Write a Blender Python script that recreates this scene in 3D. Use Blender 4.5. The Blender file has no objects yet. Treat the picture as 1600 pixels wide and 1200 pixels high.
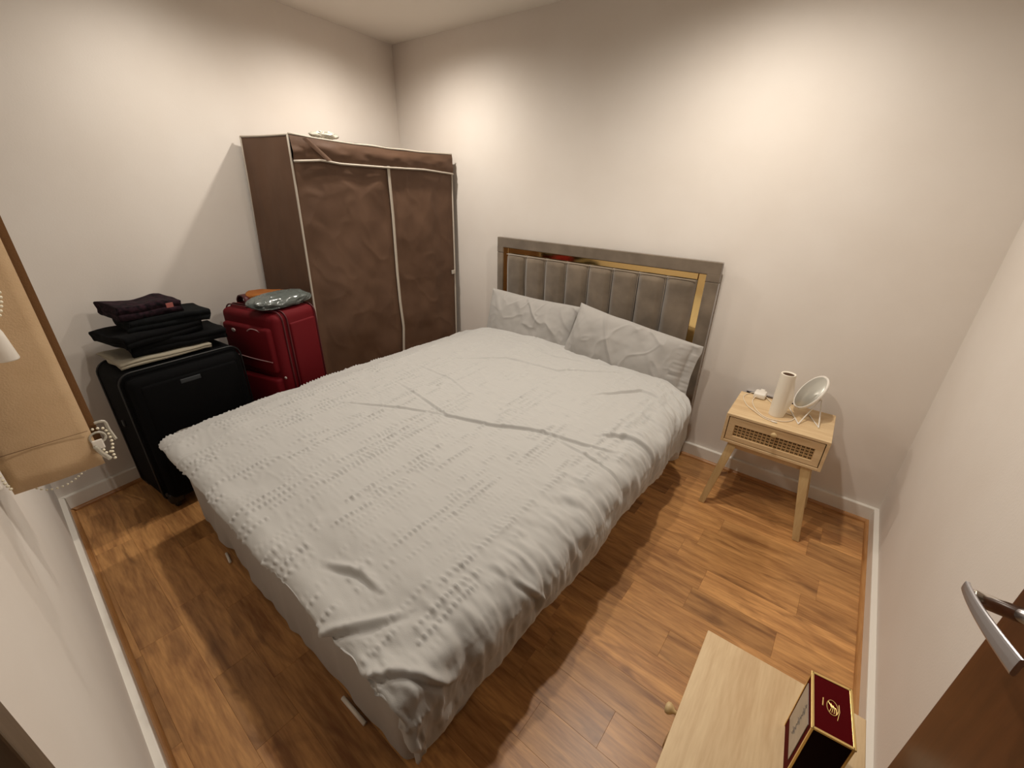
import bpy, bmesh, math, random
import numpy as np
from mathutils import Vector, Matrix, Euler

random.seed(7)
C = bpy.context.scene.collection
PI = math.pi

# ------------------------------------------------------------------ camera
CAMF, CAMYAW, CAMPITCH, CAMROLL = 666.63, 0.66527, 0.44032, 0.02415
CAMLOC = Vector((2.89391, -2.28193, 1.40496))
_f = Vector((-math.sin(CAMYAW) * math.cos(CAMPITCH), math.cos(CAMYAW) * math.cos(CAMPITCH), -math.sin(CAMPITCH)))
_r = Vector((math.cos(CAMYAW), math.sin(CAMYAW), 0)); _u = _r.cross(_f)
_r2 = _r * math.cos(CAMROLL) + _u * math.sin(CAMROLL)
_u2 = -_r * math.sin(CAMROLL) + _u * math.cos(CAMROLL)
cd = bpy.data.cameras.new('camera'); cam = bpy.data.objects.new('camera', cd); C.objects.link(cam)
cd.sensor_width = 36; cd.sensor_fit = 'HORIZONTAL'; cd.lens = CAMF / 1600 * 36; cd.clip_start = 0.02
cam.matrix_world = Matrix(((_r2.x, _u2.x, -_f.x, CAMLOC.x), (_r2.y, _u2.y, -_f.y, CAMLOC.y), (_r2.z, _u2.z, -_f.z, CAMLOC.z), (0, 0, 0, 1)))
bpy.context.scene.camera = cam

# ------------------------------------------------------------------ world, lights, exposure
sc = bpy.context.scene
sc.view_settings.view_transform = 'Standard'; sc.view_settings.look = 'None'
sc.view_settings.gamma = 1; sc.view_settings.use_curve_mapping = False
sc.view_settings.exposure = 1.5
w = bpy.data.worlds.new('world'); sc.world = w; w.use_nodes = True
w.node_tree.nodes['Background'].inputs[0].default_value = (0.03, 0.035, 0.05, 1)
w.node_tree.nodes['Background'].inputs[1].default_value = 1.0
CEIL = 2.232
LAMPS = [(0.72, -0.60, 18.5), (2.42, -0.62, 19), (0.80, -1.48, 9.5), (2.22, -1.50, 12.5)]
for lx, ly, e in LAMPS:
    ld = bpy.data.lights.new('downlight_lamp', 'SPOT'); ld.energy = e; ld.color = (1.0, 0.925, 0.825)
    ld.spot_size = math.radians(166); ld.spot_blend = 1.0; ld.shadow_soft_size = 0.028
    lo = bpy.data.objects.new('downlight_lamp', ld); lo.location = (lx, ly, CEIL - 0.022); C.objects.link(lo)

# ------------------------------------------------------------------ materials
def lin(c):
    c = c / 255.0
    return c / 12.92 if c <= 0.04045 else ((c + 0.055) / 1.055) ** 2.4
def rgb(*c): return (lin(c[0]), lin(c[1]), lin(c[2]), 1)
def setin(n, k, v):
    if k in n.inputs: n.inputs[k].default_value = v
def mat(name, col, rough=0.6, metal=0.0, var=None, vscale=8, bump=0.0, bscale=200, sheen=0.0, coat=0.0, stretch=None, spec=0.5):
    m = bpy.data.materials.new(name); m.use_nodes = True; nt = m.node_tree; N = nt.nodes; L = nt.links
    b = N['Principled BSDF']; b.inputs['Base Color'].default_value = rgb(*col)
    b.inputs['Roughness'].default_value = rough; b.inputs['Metallic'].default_value = metal
    setin(b, 'Sheen Weight', sheen); setin(b, 'Coat Weight', coat); setin(b, 'Specular IOR Level', spec)
    tc = N.new('ShaderNodeTexCoord'); src = tc.outputs['Object']
    if stretch:
        mp = N.new('ShaderNodeMapping'); mp.inputs['Scale'].default_value = stretch
        L.new(src, mp.inputs[0]); src = mp.outputs[0]
    if var is not None:
        n = N.new('ShaderNodeTexNoise'); n.inputs['Scale'].default_value = vscale; n.inputs['Detail'].default_value = 4
        L.new(src, n.inputs['Vector'])
        r = N.new('ShaderNodeValToRGB'); r.color_ramp.elements[0].position = 0.35; r.color_ramp.elements[1].position = 0.68
        r.color_ramp.elements[0].color = rgb(*var); r.color_ramp.elements[1].color = rgb(*col)
        L.new(n.outputs['Fac'], r.inputs[0]); L.new(r.outputs[0], b.inputs['Base Color'])
    if bump > 0:
        n2 = N.new('ShaderNodeTexNoise'); n2.inputs['Scale'].default_value = bscale; n2.inputs['Detail'].default_value = 3
        L.new(src, n2.inputs['Vector'])
        bp = N.new('ShaderNodeBump'); bp.inputs['Strength'].default_value = bump; bp.inputs['Distance'].default_value = 0.002
        L.new(n2.outputs['Fac'], bp.inputs['Height']); L.new(bp.outputs[0], b.inputs['Normal'])
    return m

def wood_mat(name, light, dark, axis='X', rough=0.5, fine=60, perobj=False, streak=0.5, knots=False):
    """stretched-noise wood grain in object space; grain runs along axis"""
    m = bpy.data.materials.new(name); m.use_nodes = True; nt = m.node_tree; N = nt.nodes; L = nt.links
    b = N['Principled BSDF']; b.inputs['Roughness'].default_value = rough
    tc = N.new('ShaderNodeTexCoord'); src = tc.outputs['Object']
    oi = N.new('ShaderNodeObjectInfo')
    if perobj:
        mu = N.new('ShaderNodeMath'); mu.operation = 'MULTIPLY'; mu.inputs[1].default_value = 37.0
        L.new(oi.outputs['Random'], mu.inputs[0])
        ad = N.new('ShaderNodeVectorMath'); ad.operation = 'ADD'
        L.new(src, ad.inputs[0]); L.new(mu.outputs[0], ad.inputs[1]); src = ad.outputs[0]
    mp = N.new('ShaderNodeMapping')
    s = {'X': (1, 9, 9), 'Y': (9, 1, 9), 'Z': (9, 9, 1)}[axis]
    mp.inputs['Scale'].default_value = s; L.new(src, mp.inputs[0])
    n1 = N.new('ShaderNodeTexNoise'); n1.inputs['Scale'].default_value = 2.6; n1.inputs['Detail'].default_value = 5
    n1.inputs['Roughness'].default_value = 0.6; n1.inputs['Distortion'].default_value = 0.6; L.new(mp.outputs[0], n1.inputs['Vector'])
    n2 = N.new('ShaderNodeTexNoise'); n2.inputs['Scale'].default_value = fine / 4; n2.inputs['Detail'].default_value = 3
    L.new(mp.outputs[0], n2.inputs['Vector'])
    mx = N.new('ShaderNodeMix'); mx.data_type = 'FLOAT'; mx.inputs[0].default_value = 0.3
    L.new(n1.outputs['Fac'], mx.inputs[2]); L.new(n2.outputs['Fac'], mx.inputs[3])
    r = N.new('ShaderNodeValToRGB'); e = r.color_ramp.elements
    e[0].position = 0.34; e[0].color = rgb(*dark); e[1].position = 0.34 + 0.3 * (1.0 if streak > 0.4 else 1.3); e[1].color = rgb(*light)
    L.new(mx.outputs[0], r.inputs[0]); out = r.outputs[0]
    if knots:
        n3 = N.new('ShaderNodeTexNoise'); n3.inputs['Scale'].default_value = 3.2; n3.inputs['Detail'].default_value = 3
        n3.inputs['Distortion'].default_value = 1.2
        mp3 = N.new('ShaderNodeMapping'); mp3.inputs['Scale'].default_value = (1.1, 3.6, 1); L.new(src, mp3.inputs[0]); L.new(mp3.outputs[0], n3.inputs['Vector'])
        r3 = N.new('ShaderNodeValToRGB'); r3.color_ramp.elements[0].position = 0.56; r3.color_ramp.elements[1].position = 0.74
        r3.color_ramp.elements[0].color = (0, 0, 0, 1); r3.color_ramp.elements[1].color = (0.75, 0.75, 0.75, 1)
        L.new(n3.outputs['Fac'], r3.inputs[0])
        mk = N.new('ShaderNodeMix'); mk.data_type = 'RGBA'; L.new(r3.outputs[0], mk.inputs[0]); L.new(out, mk.inputs[6])
        mk.inputs[7].default_value = rgb(dark[0] * 0.82, dark[1] * 0.8, dark[2] * 0.8); out = mk.outputs[2]
    if perobj:
        mr = N.new('ShaderNodeMapRange'); mr.inputs[3].default_value = 0.80; mr.inputs[4].default_value = 1.14
        L.new(oi.outputs['Random'], mr.inputs[0])
        hs = N.new('ShaderNodeHueSaturation'); L.new(out, hs.inputs['Color']); L.new(mr.outputs[0], hs.inputs['Value']); out = hs.outputs[0]
    L.new(out, b.inputs['Base Color'])
    bp = N.new('ShaderNodeBump'); bp.inputs['Strength'].default_value = 0.12; bp.inputs['Distance'].default_value = 0.001
    L.new(n2.outputs['Fac'], bp.inputs['Height']); L.new(bp.outputs[0], b.inputs['Normal'])
    return m

M = {}
M['wall'] = mat('wall_paint', (226, 219, 211), 0.75, var=(222, 214, 205), vscale=3, bump=0.12, bscale=160, spec=0.2)
M['ceiling'] = mat('ceiling_paint', (226, 221, 212), 0.85, spec=0.2)
M['skirt'] = mat('gloss_white_paint', (232, 227, 218), 0.38)
M['floor'] = wood_mat('laminate_oak', (212, 158, 98), (146, 98, 56), 'X', 0.36, 60, True, knots=True)
M['subfloor'] = mat('joint_brown', (98, 64, 38), 0.8)
M['bead'] = wood_mat('bead_wood', (186, 136, 84), (150, 100, 55), 'X', 0.4)
M['beady'] = wood_mat('bead_wood_y', (186, 136, 84), (150, 100, 55), 'Y', 0.4)
M['oak_y'] = wood_mat('light_oak_y', (220, 194, 152), (198, 166, 124), 'Y', 0.5, 90)
M['oak_x'] = wood_mat('light_oak_x', (220, 194, 152), (198, 166, 124), 'X', 0.5, 90)
M['oak_leg'] = wood_mat('oak_leg', (210, 184, 136), (190, 160, 112), 'Z', 0.5, 60)
M['cane'] = mat('cane', (180, 148, 104), 0.6)
M['shadowgap'] = mat('drawer_shade', (34, 22, 12), 0.9)  # near-black colour stands in for shade behind the cane and drawer gaps
M['door'] = wood_mat('dark_veneer', (88, 50, 26), (64, 34, 16), 'Z', 0.35, 40)
M['frame_brown'] = wood_mat('frame_brown', (104, 86, 66), (88, 70, 50), 'Z', 0.5, 40)
M['steel'] = mat('satin_steel', (206, 204, 208), 0.36, 1.0)
M['chrome'] = mat('chrome', (215, 210, 205), 0.06, 1.0)
M['duvet'] = mat('duvet_cotton', (178, 176, 172), 0.9, bump=0.25, bscale=500, sheen=0.2, spec=0.2)
M['pillow'] = mat('pillow_cotton', (164, 160, 155), 0.9, bump=0.25, bscale=600, sheen=0.2, spec=0.2)
M['base'] = mat('divan_fabric', (170, 164, 157), 0.9, bump=0.4, bscale=400, sheen=0.2, spec=0.2)
M['velvet'] = mat('grey_velvet', (120, 106, 90), 0.85, var=(98, 86, 72), vscale=9, bump=0.15, bscale=300, sheen=0.55, spec=0.2)
M['piping'] = mat('velvet_seam', (150, 136, 118), 0.8, sheen=0.4)
M['gold'] = mat('gold_mirror', (240, 206, 142), 0.07, 1.0)
M['brown'] = mat('brown_fabric', (98, 72, 54), 0.62, var=(88, 63, 46), vscale=6, bump=0.3, bscale=500, spec=0.35)
M['browntop'] = mat('brown_fabric_fold', (124, 96, 78), 0.75, bump=0.3, bscale=500)
M['trim'] = mat('white_piping', (184, 174, 160), 0.7)
M['blackcase'] = mat('black_nylon', (6, 6, 7), 0.85, bump=0.5, bscale=700, spec=0.12)
M['blacktrim'] = mat('black_plastic', (9, 9, 10), 0.45)
M['greyplate'] = mat('grey_plate', (36, 40, 44), 0.45)
M['redcase'] = mat('red_nylon', (96, 3, 14), 0.7, bump=0.5, bscale=700, spec=0.22)
M['redtrim'] = mat('red_edge', (74, 8, 16), 0.5)
M['zip'] = mat('zip_silver', (190, 150, 150), 0.4, 0.3)
M['badge'] = mat('badge', (200, 188, 184), 0.4, 0.3)
M['blackcloth'] = mat('black_cloth', (9, 9, 10), 0.95, bump=0.4, bscale=400, spec=0.15)
M['jean'] = mat('dark_denim', (17, 19, 20), 0.95, var=(10, 11, 12), vscale=40, bump=0.4, bscale=400, spec=0.15)
M['pattern'] = mat('dark_pattern', (50, 30, 38), 0.95, var=(9, 9, 12), vscale=55, bump=0.4, bscale=400, spec=0.15)
M['cream'] = mat('cream_cloth', (150, 142, 124), 0.9, bump=0.3, bscale=400)
M['olive'] = mat('cloth_seam', (128, 116, 74), 0.9)
M['redlabel'] = mat('label_red', (150, 84, 78), 0.8)
M['orange'] = mat('orange_cloth', (160, 98, 30), 0.8, var=(150, 84, 24), vscale=18, bump=0.3, bscale=300)
M['greybag'] = mat('grey_plastic_bag', (84, 90, 87), 0.22, bump=0.3, bscale=60, spec=0.7)
M['whiteplastic'] = mat('white_plastic', (232, 226, 216), 0.35)
M['cable'] = mat('white_cable', (226, 212, 190), 0.45)
M['paper'] = mat('white_paper', (234, 226, 210), 0.6, bump=0.2, bscale=60)
M['core'] = mat('roll_inside', (84, 60, 42), 0.9)
M['mirror'] = mat('mirror_glass', (196, 194, 184), 0.35, 0.45)  # half-diffuse pale grey stands in for the bright ceiling reflection
M['black'] = mat('black_insert', (22, 20, 18), 0.4)
M['maroon'] = mat('maroon_card', (78, 0, 5), 0.7, spec=0.06)
M['maroonshade'] = mat('maroon_shade_card', (26, 2, 5), 0.7, spec=0.06)  # same maroon card with the unlit side's shade put into the colour
M['goldfoil'] = mat('gold_foil', (232, 200, 130), 0.3, 0.75)
M['silvercard'] = mat('silver_label', (176, 168, 158), 0.35, 0.4, var=(158, 150, 140), vscale=25)
M['ink'] = mat('ink', (96, 88, 82), 0.6)
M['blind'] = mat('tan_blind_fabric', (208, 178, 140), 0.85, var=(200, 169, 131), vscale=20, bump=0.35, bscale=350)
M['blindback'] = mat('rear_slat_brown', (100, 64, 24), 0.85, bump=0.35, bscale=350)  # rear slats, much darker and browner than the front slat
M['seam'] = mat('blind_seam', (120, 90, 58), 0.9)
M['bead_w'] = mat('chain_white', (238, 230, 205), 0.25)
M['clear'] = mat('frosted_plastic', (230, 226, 212), 0.25)
setin(M['clear'].node_tree.nodes['Principled BSDF'], 'Transmission Weight', 0.55)
gl = mat('window_glass', (255, 255, 255), 0.0); setin(gl.node_tree.nodes['Principled BSDF'], 'Transmission Weight', 1.0); M['glass'] = gl
em = bpy.data.materials.new('lamp_glow'); em.use_nodes = True
em.node_tree.nodes['Principled BSDF'].inputs['Emission Color'].default_value = (1, 0.86, 0.68, 1)
em.node_tree.nodes['Principled BSDF'].inputs['Emission Strength'].default_value = 8; M['glow'] = em

# ------------------------------------------------------------------ helpers
def thing(name, label, cat, loc=(0, 0, 0), rotz=0.0, group=None):
    o = bpy.data.objects.new(name, None); C.objects.link(o); o.empty_display_size = 0.05
    o.location = loc; o.rotation_euler = (0, 0, rotz); o['label'] = label; o['category'] = cat
    if group: o['group'] = group
    return o
def tag(o, label, cat, group=None):
    o['label'] = label; o['category'] = cat
    if group: o['group'] = group
    return o
def struct(o, label=None):
    o['kind'] = 'structure'
    if label: o['label'] = label
    return o
def mobj(name, V, F, m, parent=None, smooth=False, loc=None):
    me = bpy.data.meshes.new(name); me.from_pydata([tuple(v) for v in V], [], [tuple(f) for f in F]); me.update()
    me.materials.append(m)
    if smooth: me.polygons.foreach_set('use_smooth', [True] * len(me.polygons))
    o = bpy.data.objects.new(name, me); C.objects.link(o)
    if parent: o.parent = parent
    if loc: o.location = loc
    return o
def bmo(name, bm, m, parent=None, smooth=False, loc=None):
    bmesh.ops.recalc_face_normals(bm, faces=bm.faces)
    me = bpy.data.meshes.new(name); bm.to_mesh(me); bm.free(); me.materials.append(m)
    if smooth:
        me.polygons.foreach_set('use_smooth', [True] * len(me.polygons))
    o = bpy.data.objects.new(name, me); C.objects.link(o)
    if parent: o.parent = parent
    if loc: o.location = loc
    return o
def bx(bm, x0, x1, y0, y1, z0, z1, bev=0.0, seg=2, mtx=None):
    t = bmesh.new()
    vs = [t.verts.new(p) for p in ((x0, y0, z0), (x1, y0, z0), (x1, y1, z0), (x0, y1, z0), (x0, y0, z1), (x1, y0, z1), (x1, y1, z1), (x0, y1, z1))]
    for f in ((0, 3, 2, 1), (4, 5, 6, 7), (0, 1, 5, 4), (1, 2, 6, 5), (2, 3, 7, 6), (3, 0, 4, 7)): t.faces.new([vs[i] for i in f])
    if bev > 0: bmesh.ops.bevel(t, geom=list(t.edges), offset=bev, segments=seg, profile=0.5, affect='EDGES')
    if mtx is not None: bmesh.ops.transform(t, matrix=mtx, verts=t.verts)
    me = bpy.data.meshes.new('tmp'); t.to_mesh(me); t.free(); bm.from_mesh(me); bpy.data.meshes.remove(me)
def box(name, x0, x1, y0, y1, z0, z1, m, parent=None, bev=0.0, seg=2, smooth=False, loc=None, mtx=None):
    bm = bmesh.new(); bx(bm, x0, x1, y0, y1, z0, z1, bev, seg, mtx); return bmo(name, bm, m, parent, smooth, loc)
def quadstrip(bm, pts_lo, pts_hi): pass
def prism(name, poly, z0, z1, m, parent=None, bev=0):
    bm = bmesh.new(); a = [bm.verts.new((x, y, z0)) for x, y in poly]; b = [bm.verts.new((x, y, z1)) for x, y in poly]; n = len(poly)
    bm.faces.new(a[::-1]); bm.faces.new(b)
    for i in range(n): bm.faces.new((a[i], a[(i + 1) % n], b[(i + 1) % n], b[i]))
    if bev: bmesh.ops.bevel(bm, geom=list(bm.edges), offset=bev, segments=2, profile=0.5, affect='EDGES')
    return bmo(name, bm, m, parent)
def tubemesh(pts, rad, seg=8, closed=False, V=None, F=None):
    V = [] if V is None else V; F = [] if F is None else F; o = len(V)
    P = [Vector(p) for p in pts]; n = len(P); up = None
    for i, p in enumerate(P):
        a = P[(i - 1) % n] if (closed or i > 0) else p; b = P[(i + 1) % n] if (closed or i < n - 1) else p
        d = (b - a).normalized()
        if up is None: up = d.orthogonal().normalized()
        up = (up - d * up.dot(d)); up = up.normalized() if up.length > 1e-6 else d.orthogonal().normalized()
        s = d.cross(up); r = rad[i] if hasattr(rad, '__len__') else rad
        for k in range(seg): V.append(p + up * r * math.cos(2 * PI * k / seg) + s * r * math.sin(2 * PI * k / seg))
    for i in range(n if closed else n - 1):
        j = (i + 1) % n
        for k in range(seg): F.append((o + i * seg + k, o + i * seg + (k + 1) % seg, o + j * seg + (k + 1) % seg, o + j * seg + k))
    if not closed: F.append(tuple(o + k for k in range(seg))[::-1]); F.append(tuple(o + (n - 1) * seg + k for k in range(seg)))
    return V, F
def smoothpath(pts, sub=6, closed=False):
    P = [Vector(p) for p in pts]; out = []; n = len(P); rng = range(n if closed else n - 1)
    g = (lambda i: P[i % n]) if closed else (lambda i: P[max(0, min(n - 1, i))])
    for i in rng:
        p0, p1, p2, p3 = g(i - 1), g(i), g(i + 1), g(i + 2)
        for k in range(sub):
            t = k / sub
            out.append(0.5 * ((2 * p1) + (p2 - p0) * t + (2 * p0 - 5 * p1 + 4 * p2 - p3) * t * t + (3 * p1 - p0 - 3 * p2 + p3) * t ** 3))
    if not closed: out.append(P[-1])
    return out
def tube(name, pts, rad, m, parent=None, seg=8, closed=False, sub=0):
    if sub: pts = smoothpath(pts, sub, closed)
    V, F = tubemesh(pts, rad, seg, closed); return mobj(name, V, F, m, parent, True)
def lathe(name, prof, m, parent=None, seg=32, loc=None, mtx=None, smooth=True, cap=True):
    V = []; F = []; n = len(prof)
    for r, z in prof:
        for k in range(seg): V.append(Vector((r * math.cos(2 * PI * k / seg), r * math.sin(2 * PI * k / seg), z)))
    for i in range(n - 1):
        for k in range(seg): F.append((i * seg + k, i * seg + (k + 1) % seg, (i + 1) * seg + (k + 1) % seg, (i + 1) * seg + k))
    if cap and prof[0][0] > 1e-6: F.append(tuple(range(seg))[::-1])
    if cap and prof[-1][0] > 1e-6: F.append(tuple((n - 1) * seg + k for k in range(seg)))
    if mtx is not None: V = [mtx @ v for v in V]
    o = mobj(name, V, F, m, parent, smooth, loc)
    bm = bmesh.new(); bm.from_mesh(o.data); bmesh.ops.remove_doubles(bm, verts=bm.verts, dist=1e-6); bmesh.ops.recalc_face_normals(bm, faces=bm.faces); bm.to_mesh(o.data); bm.free()
    return o
def gridmesh(name, X, Y, Z, m, parent=None, smooth=True, wrapu=False, flip=False):
    nu, nv = X.shape; V = np.stack([X, Y, Z], -1).reshape(-1, 3)
    iu = np.arange(nu if wrapu else nu - 1); iv = np.arange(nv - 1); I, J = np.meshgrid(iu, iv, indexing='ij'); I2 = (I + 1) % nu
    F = np.stack([I * nv + J, I2 * nv + J, I2 * nv + J + 1, I * nv + J + 1], -1).reshape(-1, 4)
    if flip: F = F[:, ::-1]
    me = bpy.data.meshes.new(name); me.vertices.add(len(V)); me.vertices.foreach_set('co', V.astype(np.float32).ravel())
    me.loops.add(F.size); me.loops.foreach_set('vertex_index', F.astype(np.int32).ravel())
    me.polygons.add(len(F)); me.polygons.foreach_set('loop_start', np.arange(0, F.size, 4, dtype=np.int32)); me.polygons.foreach_set('loop_total', np.full(len(F), 4, dtype=np.int32))
    me.update(calc_edges=True); me.validate()
    me.polygons.foreach_set('use_smooth', np.full(len(F), smooth)); me.materials.append(m)
    o = bpy.data.objects.new(name, me); C.objects.link(o)
    if parent: o.parent = parent
    return o
def vnoise(x, y, seed=0):
    x = np.asarray(x, float) + seed * 17.31; y = np.asarray(y, float) + seed * 9.77
    xi = np.floor(x); yi = np.floor(y); fx = x - xi; fy = y - yi
    fx = fx * fx * (3 - 2 * fx); fy = fy * fy * (3 - 2 * fy)
    def h(a, b):
        v = np.sin(a * 127.1 + b * 311.7 + seed * 74.7) * 43758.5453
        return v - np.floor(v)
    return ((h(xi, yi) * (1 - fx) + h(xi + 1, yi) * fx) * (1 - fy) + (h(xi, yi + 1) * (1 - fx) + h(xi + 1, yi + 1) * fx) * fy) * 2 - 1
def fbm(x, y, seed=0, o=3):
    r = 0; a = 1.0
    for k in range(o): r = r + a * vnoise(x * 2 ** k, y * 2 ** k, seed + k); a *= 0.5
    return r
def ridge(x, y, seed=0): return 1 - np.abs(fbm(x, y, seed, 2)) * 1.6
def sm(a, b, x):
    t = np.clip((x - a) / (b - a), 0, 1); return t * t * (3 - 2 * t)

# ------------------------------------------------------------------ room shell
L = 3.2806; K1 = -0.1607; K0 = -0.0192; HT = CEIL
w1x = lambda y: K1 * y
w0y = lambda x: -2.3578 + K0 * (x - 0.379)
A = (0.0, 0.0); B = (L, 0.0); D0 = (w1x(-2.3578), -2.3578); E0 = (L, w0y(L))
DX0, DX1 = 2.432, 3.235     # doorway in the front wall
HY = -3.5
fl = prism('floor', [(-0.12, 0.12), (L + 0.12, 0.12), (L + 0.12, HY), (1.9, HY), (1.9, w0y(1.9) - 0.1), (0.28, -2.48)], -0.06, -0.0045, M['subfloor']); struct(fl)
row = 0; yy = -0.0; PW = 0.118; rnd = random.Random(11)
yrow = 0.031
while yrow > -3.5:
    y1, y0 = yrow, yrow - PW
    xl = (w1x(y0) - 0.03) if y0 > -2.36 else 1.95
    if y0 > -2.36: xs = xl
    else: xs = 1.95 if y1 < -2.5 else 0.3
    x = xs; first = True
    while x < L:
        ln = rnd.choice([0.29, 0.37, 0.44, 0.52, 0.61]) * (rnd.uniform(0.3, 1) if first else 1); first = False
        x2 = min(x + ln, L + 0.02)
        if L - x2 < 0.08: x2 = L + 0.02
        yb = y0
        if y1 < -2.47 and x < 1.9: x = x2; continue
        if y1 > HY:
            cx, cy = (x + x2) / 2, (y0 + y1) / 2; hx, hy, e = (x2 - x) / 2 - 0.0001, PW / 2 - 0.0001, 0.0004
            V = [(sx * hx, sy * hy, -0.004) for sx, sy in ((-1, -1), (1, -1), (1, 1), (-1, 1))] + [(sx * hx, sy * hy, -0.0005) for sx, sy in ((-1, -1), (1, -1), (1, 1), (-1, 1))] + [(sx * (hx - e), sy * (hy - e), 0) for sx, sy in ((-1, -1), (1, -1), (1, 1), (-1, 1))]
            F = [(8, 9, 10, 11)] + [(i, (i + 1) % 4, 4 + (i + 1) % 4, 4 + i) for i in range(4)] + [(4 + i, 4 + (i + 1) % 4, 8 + (i + 1) % 4, 8 + i) for i in range(4)]
            mobj('plank', V, F, M['floor'], fl, loc=(cx, cy, 0))
        x = x2
    yrow -= PW
def wallpoly(name, p, q, th, z0, z1, m=None):
    """slab whose room face runs p->q, thickness to the left of p->q"""
    d = Vector((q[0] - p[0], q[1] - p[1])).normalized(); n = Vector((-d.y, d.x)) * th
    return struct(prism(name, [(p[0], p[1]), (q[0], q[1]), (q[0] + n.x, q[1] + n.y), (p[0] + n.x, p[1] + n.y)], z0, z1, m or M['wall']))
wallpoly('wall_back', (-0.1, 0), (L + 0.1, 0), 0.1, -0.02, HT + 0.02)
wallpoly('wall_left', (w1x(-2.46), -2.46), (0, 0), 0.1, -0.02, HT + 0.02)
wallpoly('wall_right', (L, 0), (L, HY), 0.1, -0.02, HT + 0.02)
WX0, WX1, WZ0, WZ1 = 0.55, 1.86, 0.93, 2.0
bm = bmesh.new()
def w0seg(xa, xb, za, zb):
    ya, yb = w0y(xa), w0y(xb)
    lo = [(xa, ya - 0.1), (xb, yb - 0.1), (xb, yb), (xa, ya)]
    a = [bm.verts.new((x, y, za)) for x, y in lo]; b = [bm.verts.new((x, y, zb)) for x, y in lo]
    bm.faces.new(a[::-1]); bm.faces.new(b)
    for i in range(4): bm.faces.new((a[i], a[(i + 1) % 4], b[(i + 1) % 4], b[i]))
w0seg(0.34, WX0, -0.02, HT + .02); w0seg(WX0, WX1, -0.02, WZ0); w0seg(WX0, WX1, WZ1, HT + .02); w0seg(WX1, DX0, -0.02, HT + .02)
w0seg(DX0, DX1, 2.03, HT + .02); w0seg(DX1, L + 0.02, -0.02, HT + .02)
struct(bmo('wall_front', bm, M['wall']))
struct(prism('ceiling', [(-0.12, 0.12), (L + 0.12, 0.12), (L + 0.12, HY - .1), (1.8, HY - .1), (1.8, -2.5), (0.2, -2.5)], HT, HT + 0.08, M['ceiling']))
wallpoly('wall_hallway_left', (1.95, HY), (1.95, w0y(1.95) - 0.1), 0.1, -0.02, HT + .02)
wallpoly('wall_hallway_back', (L, HY), (1.95, HY), 0.1, -0.02, HT + .02)

SK = 0.0776; ST = 0.018
def skirting(name, p, q, inward):
    d = Vector((q[0] - p[0], q[1] - p[1])); ln = d.length; d.normalize(); n = Vector(inward)
    prof = [(0, 0), (ST, 0), (ST, SK - 0.003), (ST - 0.001, SK - 0.0005), (ST - 0.003, SK), (0, SK)]
    bm = bmesh.new(); rings = []
    for P, e in ((Vector(p), 1), (Vector(q), -1)):
        rings.append([bm.verts.new((P.x + n.x * a + d.x * a * e * 0.98, P.y + n.y * a + d.y * a * e * 0.98, z)) for a, z in prof])
    k = len(prof); bm.faces.new(rings[0]); bm.faces.new(rings[1][::-1])
    for i in range(k): bm.faces.new((rings[0][i], rings[0][(i + 1) % k], rings[1][(i + 1) % k], rings[1][i]))
    return struct(bmo(name, bm, M['skirt']))
def bead(name, p, q, inward, m):
    d = Vector((q[0] - p[0], q[1] - p[1])); d.normalize(); n = Vector(inward); R_ = 0.014
    prof = [(0, 0)] + [(R_ * math.cos(a), R_ * math.sin(a)) for a in [i * PI / 2 / 5 for i in range(6)]]
    bm = bmesh.new(); rings = []
    for P, e in ((Vector(p), 1), (Vector(q), -1)):
        rings.append([bm.verts.new((P.x + n.x * (ST + a) + d.x * (ST + a) * e, P.y + n.y * (ST + a) + d.y * (ST + a) * e, z)) for a, z in prof])
    k = len(prof); bm.faces.new(rings[0]); bm.faces.new(rings[1][::-1])
    for i in range(k): bm.faces.new((rings[0][i], rings[0][(i + 1) % k], rings[1][(i + 1) % k], rings[1][i]))
    return struct(bmo(name, bm, m))
n1 = Vector((1, -K1)).normalized(); n0 = Vector((-K0, 1)).normalized()
skirting('baseboard_back', A, B, (0, -1)); bead('trim_1', A, B, (0, -1), M['bead'])
skirting('baseboard_right', B, (L, w0y(L)), (-1, 0)); bead('trim_2', B, (L, w0y(L)), (-1, 0), M['beady'])
skirting('baseboard_left', D0, A, n1); bead('trim_3', D0, A, n1, M['beady'])
skirting('baseboard_front', D0, (DX0 - 0.03, w0y(DX0 - 0.03)), n0); bead('trim_4', D0, (DX0 - 0.03, w0y(DX0 - 0.03)), n0, M['bead'])

# doorway lining and architrave
bm = bmesh.new()
yd = w0y(DX0)
bx(bm, DX0 - 0.02, DX0 + 0.026, yd - 0.11, yd + 0.012, 0, 2.05, 0.002); bx(bm, DX1 - 0.012, DX1 + 0.02, w0y(DX1) - 0.11, w0y(DX1) + 0.012, 0, 2.05, 0.002)
bx(bm, DX0 - 0.02, DX1 + 0.02, yd - 0.13, yd + 0.012, 2.03, 2.08, 0.002)
struct(bmo('trim_5', bm, M['frame_brown']))
bm = bmesh.new(); bx(bm, DX0 + 0.026, DX0 + 0.052, yd - 0.09, yd - 0.01, 0, 2.03, 0.008, 3)
struct(bmo('trim_6', bm, M['skirt']))

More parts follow.
